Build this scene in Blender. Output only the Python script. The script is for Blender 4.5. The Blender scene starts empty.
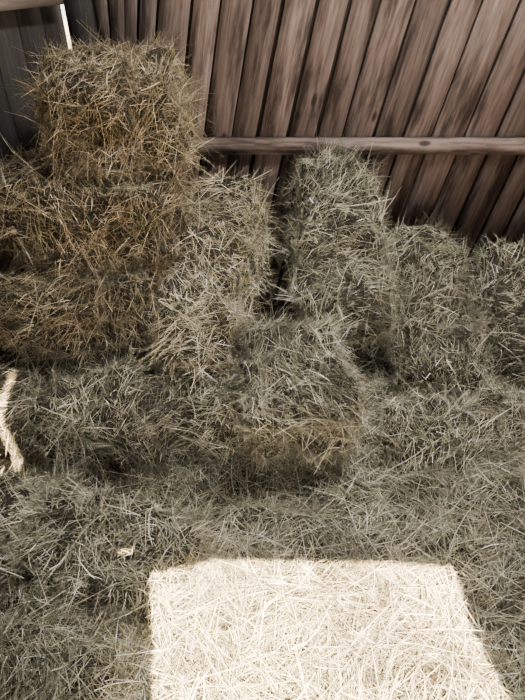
import bpy, math, numpy as np
from mathutils import Vector, Matrix, Euler, noise
R=np.random.default_rng(7)
sc=bpy.context.scene

# ---------------- materials ----------------
def newmat(name):
    m=bpy.data.materials.new(name); m.use_nodes=True
    nt=m.node_tree; b=nt.nodes['Principled BSDF']
    b.inputs['Roughness'].default_value=.85
    b.inputs['Specular IOR Level'].default_value=.2
    return m,nt,b
def ramp(nt,stops):
    r=nt.nodes.new('ShaderNodeValToRGB'); e=r.color_ramp.elements
    while len(e)<len(stops): e.new(.5)
    for i,(p,c) in enumerate(stops): e[i].position=p; e[i].color=(*c,1)
    return r
def straw_mat():
    m,nt,b=newmat('straw'); a=nt.nodes.new('ShaderNodeAttribute'); a.attribute_name='col'
    nt.links.new(a.outputs['Color'],b.inputs['Base Color'])
    b.inputs['Roughness'].default_value=.42; b.inputs['Specular IOR Level'].default_value=.5
    return m
def core_mat():
    m,nt,b=newmat('packed_hay'); N=nt.nodes; L=nt.links
    tc=N.new('ShaderNodeTexCoord'); mp=N.new('ShaderNodeMapping'); mp.inputs['Scale'].default_value=(30,30,120)
    n=N.new('ShaderNodeTexNoise'); n.inputs['Scale'].default_value=1.5; n.inputs['Detail'].default_value=6
    L.new(tc.outputs['Object'],mp.inputs[0]); L.new(mp.outputs[0],n.inputs['Vector'])
    r=ramp(nt,[(.35,(.012,.010,.007)),(.6,(.04,.034,.022)),(.75,(.11,.095,.066))])  # near-black colour paints shade into the gaps between straws
    L.new(n.outputs['Fac'],r.inputs[0]); L.new(r.outputs[0],b.inputs['Base Color'])
    bp=N.new('ShaderNodeBump'); bp.inputs['Strength'].default_value=.8; bp.inputs['Distance'].default_value=.02
    L.new(n.outputs['Fac'],bp.inputs['Height']); L.new(bp.outputs[0],b.inputs['Normal'])
    return m
def wood_mat(name,stops,stain=(.035,.026,.021),stain_amt=.85,stain_lo=.49):
    m,nt,b=newmat(name); N=nt.nodes; L=nt.links
    tc=N.new('ShaderNodeTexCoord'); at=N.new('ShaderNodeAttribute'); at.attribute_name='col'
    sep=N.new('ShaderNodeVectorMath'); sep.operation='MULTIPLY_ADD'; sep.inputs[1].default_value=(9,9,9)
    L.new(at.outputs['Color'],sep.inputs[0]); L.new(tc.outputs['UV'],sep.inputs[2])
    mp=N.new('ShaderNodeMapping'); mp.inputs['Scale'].default_value=(40,2.2,1)
    L.new(sep.outputs[0],mp.inputs[0])
    n=N.new('ShaderNodeTexNoise'); n.inputs['Scale'].default_value=1.3; n.inputs['Detail'].default_value=8; n.inputs['Roughness'].default_value=.65; n.inputs['Distortion'].default_value=.6
    L.new(mp.outputs[0],n.inputs['Vector'])
    r=ramp(nt,stops); L.new(n.outputs['Fac'],r.inputs[0])
    mp2=N.new('ShaderNodeMapping'); mp2.inputs['Scale'].default_value=(9,1.6,1); L.new(sep.outputs[0],mp2.inputs[0])
    n2=N.new('ShaderNodeTexNoise'); n2.inputs['Scale'].default_value=1.4; n2.inputs['Detail'].default_value=7; n2.inputs['Roughness'].default_value=.6; L.new(mp2.outputs[0],n2.inputs['Vector'])
    r2=ramp(nt,[(stain_lo,(0,0,0)),(.64,(stain_amt,)*3)]); L.new(n2.outputs['Fac'],r2.inputs[0])
    mx=N.new('ShaderNodeMix'); mx.data_type='RGBA'; L.new(r2.outputs[0],mx.inputs[0]); L.new(r.outputs[0],mx.inputs[6]); mx.inputs[7].default_value=(*stain,1)
    vo=N.new('ShaderNodeTexVoronoi'); vo.inputs['Scale'].default_value=1.0
    mp3=N.new('ShaderNodeMapping'); mp3.inputs['Scale'].default_value=(5,2.4,1); L.new(sep.outputs[0],mp3.inputs[0]); L.new(mp3.outputs[0],vo.inputs['Vector'])
    r3=ramp(nt,[(.06,(.9,.9,.9)),(.11,(0,0,0))]); L.new(vo.outputs['Distance'],r3.inputs[0])
    mx2=N.new('ShaderNodeMix'); mx2.data_type='RGBA'; L.new(r3.outputs[0],mx2.inputs[0]); L.new(mx.outputs[2],mx2.inputs[6]); mx2.inputs[7].default_value=(.03,.02,.015,1)
    hs=N.new('ShaderNodeHueSaturation'); L.new(mx2.outputs[2],hs.inputs['Color'])
    sx=N.new('ShaderNodeSeparateColor'); L.new(at.outputs['Color'],sx.inputs[0])
    mr=N.new('ShaderNodeMapRange'); mr.inputs[3].default_value=.7; mr.inputs[4].default_value=1.25; L.new(sx.outputs[0],mr.inputs[0]); L.new(mr.outputs[0],hs.inputs['Value'])
    L.new(hs.outputs[0],b.inputs['Base Color'])
    bp=N.new('ShaderNodeBump'); bp.inputs['Strength'].default_value=.35; bp.inputs['Distance'].default_value=.01
    L.new(n.outputs['Fac'],bp.inputs['Height']); L.new(bp.outputs[0],b.inputs['Normal'])
    return m
STRAW=straw_mat(); CORE=core_mat()
WOOD=wood_mat('barn_boards',[(.32,(.105,.074,.060)),(.5,(.195,.145,.122)),(.68,(.28,.22,.19))])
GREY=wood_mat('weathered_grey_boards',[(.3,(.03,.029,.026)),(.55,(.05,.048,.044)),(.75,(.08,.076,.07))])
DARK=wood_mat('dark_backing',[(.3,(.015,.012,.01)),(.7,(.035,.028,.022))])
PALE=wood_mat('pale_timber',[(.3,(.2,.16,.13)),(.7,(.38,.31,.25))],stain_amt=.3)

# ---------------- mesh helper ----------------
def make_obj(name,V,F,mats,matidx=None,col=None,uv=None,smooth=False):
    me=bpy.data.meshes.new(name)
    V=np.asarray(V,dtype=np.float32); F=np.asarray(F,dtype=np.int32)
    me.vertices.add(len(V)); me.vertices.foreach_set('co',V.ravel())
    me.loops.add(F.size); me.loops.foreach_set('vertex_index',F.ravel())
    me.polygons.add(len(F)); me.polygons.foreach_set('loop_start',np.arange(0,F.size,4,dtype=np.int32))
    for m in mats: me.materials.append(m)
    if matidx is not None: me.polygons.foreach_set('material_index',np.asarray(matidx,dtype=np.int32))
    me.update(calc_edges=True)
    if col is not None:
        a=me.attributes.new('col','FLOAT_COLOR','POINT'); a.data.foreach_set('color',np.asarray(col,dtype=np.float32).ravel())
    if uv is not None:
        l=me.uv_layers.new(name='UVMap'); l.data.foreach_set('uv',np.asarray(uv,dtype=np.float32)[F.ravel()].ravel())
    o=bpy.data.objects.new(name,me); sc.collection.objects.link(o); return o

# ---------------- straw generator ----------------
def norm(a): return a/np.maximum(np.linalg.norm(a,axis=1,keepdims=True),1e-9)
def flow(P,seed):
    r=np.random.default_rng(seed); out=np.zeros(len(P))
    for f in (3.,6.,11.):
        for k in range(3):
            w=r.normal(size=3)*f; out+=np.sin(P@w+r.uniform(0,6.28))*(1.0)
    return out
PAL=np.array([[.31,.285,.195],[.48,.445,.33],[.19,.19,.12],[.80,.75,.61],[.07,.063,.042],[.36,.34,.245],[.21,.225,.135]])
PW=np.array([.19,.16,.19,.12,.20,.07,.07])
def straws(P,Nn,base_dir,seed,lmin=.05,lmax=.21,w=.0024,lift=.2,spread=.9,tint=(1,1,1),K=6,wildp=.05):
    r=np.random.default_rng(seed); m=len(P)
    B=np.tile(np.array(base_dir,float),(m,1)); B=B-Nn*np.sum(B*Nn,1,keepdims=True)
    bad=np.linalg.norm(B,axis=1)<.2
    B[bad]+=np.cross(Nn[bad],np.array([.3,.5,.8])); B=norm(B)
    C=np.cross(Nn,B)
    ang=flow(P,seed)*.35*spread+r.normal(size=m)*.5*spread
    li=np.abs(r.normal(size=m))*lift; wild=r.random(m)<wildp; li[wild]+=r.random(wild.sum())*.6
    hgt=r.uniform(-.016,.016,m)
    cvc=r.normal(size=(m,3))*.2
    tone=r.uniform(.6,1.35,m)*np.clip(1+flow(P,seed+5)*.10,.55,1.45)
    rep=lambda a: np.repeat(a,K,axis=0)
    P,Nn,B,C,ang,li,hgt,cvc,tone,wild=map(rep,(P,Nn,B,C,ang,li,hgt,cvc,tone,wild)); n=len(P)
    P=P+B*r.normal(size=(n,1))*.016+C*r.normal(size=(n,1))*.016
    ang=ang+r.normal(size=n)*.26; li=li*r.uniform(.5,1.4,n); hgt=hgt+r.uniform(-.004,.004,n)
    T=B*np.cos(ang)[:,None]+C*np.sin(ang)[:,None]
    T*=np.where(r.random(n)<.35,-1,1)[:,None]
    D=norm(T+Nn*li[:,None])
    L=r.uniform(lmin,lmax,n)*np.where(r.random(n)<.35,.5,1); L[wild]*=.7
    W=w*r.uniform(.35,1.5,n)
    P0=P+Nn*hgt[:,None]
    Cv=cvc+r.normal(size=(n,3))*.12; Cv[:,2]-=.22
    side=norm(np.cross(D,norm(Nn+r.normal(size=(n,3))*.6)))
    V=np.zeros((n,8,3))
    for i,s in enumerate((0,.33,.67,1.)):
        c=P0+D*(L*(s-.25))[:,None]+Cv*(L*s*s)[:,None]
        ww=W*(1,1,.85,.35)[i]*.5
        V[:,2*i]=c-side*ww[:,None]; V[:,2*i+1]=c+side*ww[:,None]
    F=np.zeros((n,3,4),int); o=(np.arange(n)*8)[:,None]
    for i in range(3): F[:,i]=o+np.array([2*i,2*i+1,2*i+3,2*i+2])
    c=PAL[r.choice(len(PAL),n,p=PW)]*(r.uniform(.8,1.2,n)*tone)[:,None]*np.array(tint)
    col=np.ones((n,8,4)); col[:,:,:3]=np.clip(c,0,.9)[:,None]
    return V.reshape(-1,3),F.reshape(-1,4),col.reshape(-1,4)
def sample(V,F,n,r,wt=None):
    a,b,c,d=V[F[:,0]],V[F[:,1]],V[F[:,2]],V[F[:,3]]
    nn=np.cross(c-a,d-b); A=np.linalg.norm(nn,axis=1)*.5; nn=norm(nn)
    p=A if wt is None else A*wt
    i=r.choice(len(F),n,p=p/p.sum()); u=r.random((n,1)); v=r.random((n,1))
    P=(a[i]*(1-u)+b[i]*u)*(1-v)+(d[i]*(1-u)+c[i]*u)*v
    return P,nn[i]

# ---------------- bales ----------------
def cube_grid(n):
    V=[];F=[];idx={}
    def vid(p):
        k=tuple(round(x,5) for x in p)
        if k not in idx: idx[k]=len(V); V.append(k)
        return idx[k]
    g=np.linspace(-1,1,n+1)
    for ax in range(3):
        for s in (-1,1):
            u,v=(ax+1)%3,(ax+2)%3
            for i in range(n):
                for j in range(n):
                    q=[]
                    for (a,b) in ((i,j),(i+1,j),(i+1,j+1),(i,j+1)):
                        p=[0,0,0]; p[ax]=s; p[u]=g[a]; p[v]=g[b]; q.append(vid(p))
                    F.append(q if s>0 else q[::-1])
    return np.array(V),np.array(F)
CV,CF=cube_grid(30)
count=[0]
def hay_bale(loc,size,rot=(0,0,0),n=9000,tint=(1,1,1),axis='x',rough=1.0,lift=.13,p=8.,taper=0.):
    """taper: narrows the far (+y) end of a bale"""
    count[0]+=1; sd=100+count[0]; r=np.random.default_rng(sd)
    nm=(np.abs(CV)**p).sum(1)**(1/p)
    Q=CV/nm[:,None]; h=np.array(size)/2
    V=Q*h
    off=Vector(r.uniform(-50,50,3))
    dirn=norm(Q)
    D=np.array([noise.noise(Vector(v*3.5)+off)*.06+noise.noise(Vector(v*9)+off)*.065+noise.noise(Vector(v*24)+off)*.035 for v in V])*rough
    ax={'x':0,'y':1}[axis]
    for g in (-.38,.38):
        D-=.03*np.exp(-((Q[:,ax]-g)/.06)**2)
    V=V+dirn*D[:,None]
    V[:,0]*=1-taper*(Q[:,1]+1)/2
    V[:,0]+=V[:,2]*r.uniform(-.12,.12); V[:,1]+=V[:,2]*r.uniform(-.08,.08)
    K=6
    P,N=sample(V,CF,int(n*1.2)//K,r)
    bd={'x':(.25,.3,1.),'y':(.6,.25,.6)}[axis]
    sV,sF,sC=straws(P,N,bd,sd,spread=1.0,tint=tint,lift=lift,K=K,wildp=.035)
    cc=np.ones((len(V),4))*.5
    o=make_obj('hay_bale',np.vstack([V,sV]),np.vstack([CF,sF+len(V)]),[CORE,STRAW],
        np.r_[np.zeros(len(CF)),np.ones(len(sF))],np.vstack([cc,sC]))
    o.location=loc; o.rotation_euler=[math.radians(a) for a in rot]
    return o
WARM=(.74,.64,.53); WARM2=(.82,.72,.61); NEU=(1,.98,.93)
hay_bale((-.69,2.78,1.58),(.63,.52,.44),(3,-3,4),15000,WARM,p=5.)
hay_bale((-.88,2.70,1.13),(.84,.54,.38),(0,2,-3),15000,WARM)
hay_bale((-.97,2.56,.68),(.80,.54,.38),(0,0,2),15000,WARM2)
hay_bale((-.26,2.64,.75),(.36,1.16,.38),(28,3,-10),17000,(1,.91,.80),'y')
hay_bale((.44,2.93,.80),(.53,1.08,.45),(33,-4,1),18000,NEU,'y',p=5,taper=.24)
hay_bale((1.02,2.80,.41),(.46,1.04,.43),(24,6,4),16000,NEU,'y',p=5,taper=.15)
hay_bale((1.66,2.88,.31),(.48,1.0,.44),(16,0,-3),12000,NEU,'y',p=5)
hay_bale((-.63,2.00,.30),(.97,.38,.38),(0,0,2),16000,NEU)
hay_bale((.15,2.04,.47),(.47,.62,.40),(8,-3,10),17000,NEU,'y',p=6.5)
hay_bale((-1.64,2.02,.30),(.94,.38,.38),(0,0,-1),10000,NEU,rough=.3,lift=.08)
hay_bale((-1.32,1.30,.20),(.52,.46,.38),(0,6,12),12000,NEU,p=6.)
hay_bale((-.62,1.30,.13),(.70,.40,.38),(4,4,-18),14000,NEU,p=6.)
hay_bale((1.02,2.02,.12),(.78,.38,.38),(0,8,18),14000,NEU,p=5.)

# ---------------- loose hay on the floor ----------------
rg=np.random.default_rng(21)
NB=340
bx=rg.uniform(-2.3,2.9,NB); by=rg.uniform(-.2,3.4,NB); br=rg.uniform(.05,.24,NB); ba=rg.uniform(-.7,1,NB)*br*.74; bt=rg.uniform(0,3.14,NB)
def H(x,y):
    z=.11-.04*np.clip(y-1.6,0,1.5)+.04*np.clip(x,0,2)
    amp=np.where((y<1.3)&(x>-.5),.6,1.)
    for i in range(NB):
        dx=x-bx[i]; dy=y-by[i]; c,s=math.cos(bt[i]),math.sin(bt[i])
        u=(dx*c+dy*s)/br[i]; v=(-dx*s+dy*c)/(br[i]*.6)
        z=z+amp*ba[i]*np.exp(-(u*u+v*v))
    z=z-.12*np.exp(-((y-1.66)/.09)**2)*(x<.4)
    return z
nx,ny=240,170
gx=np.linspace(-2.25,2.9,nx); gy=np.linspace(-.3,3.26,ny)
X,Y=np.meshgrid(gx,gy); Z=np.maximum(H(X,Y),.02)
GV=np.stack([X,Y,Z],-1).reshape(-1,3)
i,j=np.meshgrid(np.arange(nx-1),np.arange(ny-1)); k=(j*nx+i).ravel()
GF=np.stack([k,k+1,k+nx+1,k+nx],1)
cen=GV[GF].mean(1)
wt=np.where((np.abs(cen[:,0]-.2)<1.5)&(cen[:,1]>.5)&(cen[:,1]<2.6),1.,.2)
P,N=sample(GV,GF,24000,rg,wt)
sV,sF,sC=straws(P,N,(1,.4,0),77,lmin=.06,lmax=.27,lift=.24,spread=1.7,tint=NEU)
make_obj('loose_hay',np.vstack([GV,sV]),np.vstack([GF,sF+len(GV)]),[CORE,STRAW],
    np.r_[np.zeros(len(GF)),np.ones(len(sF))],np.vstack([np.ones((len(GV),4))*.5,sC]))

# ---------------- boards ----------------
def boards(name,mat,specs):
    V=[];F=[];C=[];U=[]
    for pts,uvs in specs:
        o=len(V); V+=pts; U+=uvs; c=[*R.random(3),1]; C+=[c]*8
        F+=[[o,o+1,o+2,o+3],[o+7,o+6,o+5,o+4],[o,o+4,o+5,o+1],[o+1,o+5,o+6,o+2],[o+2,o+6,o+7,o+3],[o+3,o+7,o+4,o]]
    return make_obj(name,V,F,[mat],None,C,U)
def plank(a,b,wv,tv):
    a,b,wv,tv=map(Vector,(a,b,wv,tv)); L=(b-a).length; w=wv.length
    pts=[a,a+wv,b+wv,b,a+tv,a+wv+tv,b+wv+tv,b+tv]
    return [tuple(p) for p in pts],[(0,0),(w,0),(w,L),(0,L),(.02,0),(w+.02,0),(w+.02,L),(.02,L)]
YW=3.5
zt=4.3
SH=.2; sp=[]; x=-1.9
while x<4.0:
    w=R.uniform(.155,.205); g=R.uniform(.010,.028)
    d=R.uniform(0,.012); sh=SH+R.uniform(-.006,.006)
    def cl(v): return max(v,-1.03)
    x0b,x1b=x+sh*(0-1.5),x+w-g+sh*(0-1.5); x0t,x1t=x+sh*(zt-1.5),x+w-g+sh*(zt-1.5)
    if cl(x1t)-cl(x0t)>.03:
        pts=[(cl(x0b),YW+d,0),(cl(x1b)+.001,YW+d,0),(cl(x1t),YW+d,zt),(cl(x0t),YW+d,zt)]
        pts+= [(p[0],YW+d+.022,p[2]) for p in pts]
        sp.append((pts,[(0,0),(w,0),(w,zt),(0,zt)]*2))
    x+=w
boards('wall_back',WOOD,sp)
boards('wall_back_sheathing',DARK,[plank((-1.03,YW+.05,0),(-1.03,YW+.05,zt),(4.9,0,0),(0,.02,0))])
def box(name,mat,lo,hi,along='z'):
    lo=Vector(lo);hi=Vector(hi);s=hi-lo
    if along=='z': p=plank(lo,(lo.x,lo.y,hi.z),(s.x,0,0),(0,s.y,0))
    elif along=='x': p=plank(lo,(hi.x,lo.y,lo.z),(0,0,s.z),(0,s.y,0))
    else: p=plank(lo,(lo.x,hi.y,lo.z),(0,0,s.z),(s.x,0,0))
    return boards(name,mat,[p])
box('trim_1',WOOD,(-1.0,3.44,1.165),(3.8,3.50,1.255),'x')
box('post_corner',GREY,(-1.06,3.42,0),(-.92,3.5,zt))
a=Vector((-1.122,3.56,0)); e=Vector((-2.35,1.9,0)); dv=(e-a).normalized(); nv=Vector((dv.y,-dv.x,0))
sp=[];s=0; Lw=(e-a).length
while s<Lw:
    w=R.uniform(.13,.17); p=a+dv*s
    sp.append(plank(p,p+Vector((0,0,zt)),dv*(w-.008),nv*.02)); s+=w
sp2=plank(a-nv*.0+nv*.03,a+nv*.03+Vector((0,0,zt)),dv*Lw,nv*.01); sp.append(sp2)
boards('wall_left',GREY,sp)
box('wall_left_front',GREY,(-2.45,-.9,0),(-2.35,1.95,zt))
boards('trim_2',PALE,[plank(a+Vector((.07,-.05,1.965)),e+Vector((0,-.05,1.965)),(0,0,.07),(-nv*.05))])
box('wall_right',WOOD,(3.8,-.9,0),(3.9,3.6,zt))
box('ceiling',DARK,(-2.6,-1.1,zt),(4.1,3.7,zt+.08),'y')
box('floor',DARK,(-2.6,-.9,-.06),(4.1,3.7,0),'y')
S=Vector((-.10,.66,-.743))
FY=-.9
def back(p):
    t=(p[1]-FY)/S.y; q=Vector(p)-S*t; return q.x,q.z
DX0,DX1,DZ=-.13,1.11,2.62
holes=[(DX0,DX1,0,DZ)]
hx,hz=back((-.56,1.28,.26))
holes.append((hx-.025,hx+.025,hz-.02,hz+.02))
holes.append((-.840,-.808,3.14,3.93))
xs=sorted({-2.45,3.9,*[h[0] for h in holes],*[h[1] for h in holes]}); zs=sorted({0,zt,*[h[2] for h in holes],*[h[3] for h in holes]})
sp=[]
for i in range(len(xs)-1):
    for j in range(len(zs)-1):
        cx=(xs[i]+xs[i+1])/2; cz=(zs[j]+zs[j+1])/2
        if any(h[0]<cx<h[1] and h[2]<cz<h[3] for h in holes): continue
        sp.append(plank((xs[i],FY,zs[j]),(xs[i],FY,zs[j+1]),(xs[i+1]-xs[i],0,0),(0,-.02,0)))
boards('wall_front',WOOD,sp)
m,nt,b=newmat('dry_ground'); nn=nt.nodes.new('ShaderNodeTexNoise'); nn.inputs['Scale'].default_value=3
r=ramp(nt,[(.3,(.2,.18,.14)),(.7,(.3,.27,.22))]); nt.links.new(nn.outputs['Fac'],r.inputs[0]); nt.links.new(r.outputs[0],b.inputs['Base Color'])
make_obj('ground',[(-20,-20,-.07),(20,-20,-.07),(20,20,-.07),(-20,20,-.07)],[[0,1,2,3]],[m])

# ---------------- light ----------------
w=bpy.data.worlds.new('World'); sc.world=w; w.use_nodes=True
bg=w.node_tree.nodes['Background']; bg.inputs[0].default_value=(.96,.97,1,1); bg.inputs[1].default_value=5
sd=bpy.data.lights.new('sun','SUN'); sd.energy=165; sd.angle=.007; sd.color=(1,.76,.50)
so=bpy.data.objects.new('sun',sd); sc.collection.objects.link(so); so.rotation_euler=S.to_track_quat('-Z','Y').to_euler(); so.location=(1,-6,8)
def fill_lamp(loc,target,P):  # unseen fill light and housing, added to brighten the hay from above
    em=bpy.data.materials.new('fill_housing'); em.use_nodes=True; em.node_tree.nodes['Principled BSDF'].inputs['Base Color'].default_value=(.5,.5,.5,1)
    root=bpy.data.objects.new('fill_lamp',None); sc.collection.objects.link(root); root.location=loc
    q=(Vector(target)-Vector(loc)).to_track_quat('-Z','Y'); root.rotation_euler=q.to_euler()
    V=[(-.62,-.22,.02),(.62,-.22,.02),(.62,.22,.02),(-.62,.22,.02),(-.5,-.1,.12),(.5,-.1,.12),(.5,.1,.12),(-.5,.1,.12)]
    F=[[3,2,1,0],[4,5,6,7],[0,1,5,4],[1,2,6,5],[2,3,7,6],[3,0,4,7]]
    h=make_obj('fill_housing',V,F,[em]); h.parent=root
    l=bpy.data.lights.new('fill_area','AREA'); l.shape='RECTANGLE'; l.size=.9; l.size_y=.4; l.energy=P; l.color=(1,.985,.97)
    o=bpy.data.objects.new('fill_area',l); sc.collection.objects.link(o); o.parent=root
fill_lamp((1.0,1.4,4.1),(.4,1.7,0),225)

# ---------------- camera ----------------
cd=bpy.data.cameras.new('camera'); cd.sensor_width=36; cd.lens=28; cd.clip_start=.02
co=bpy.data.objects.new('camera',cd); sc.collection.objects.link(co)
co.location=(0,0,2.3); co.rotation_euler=(math.radians(90-38),0,0)
sc.camera=co
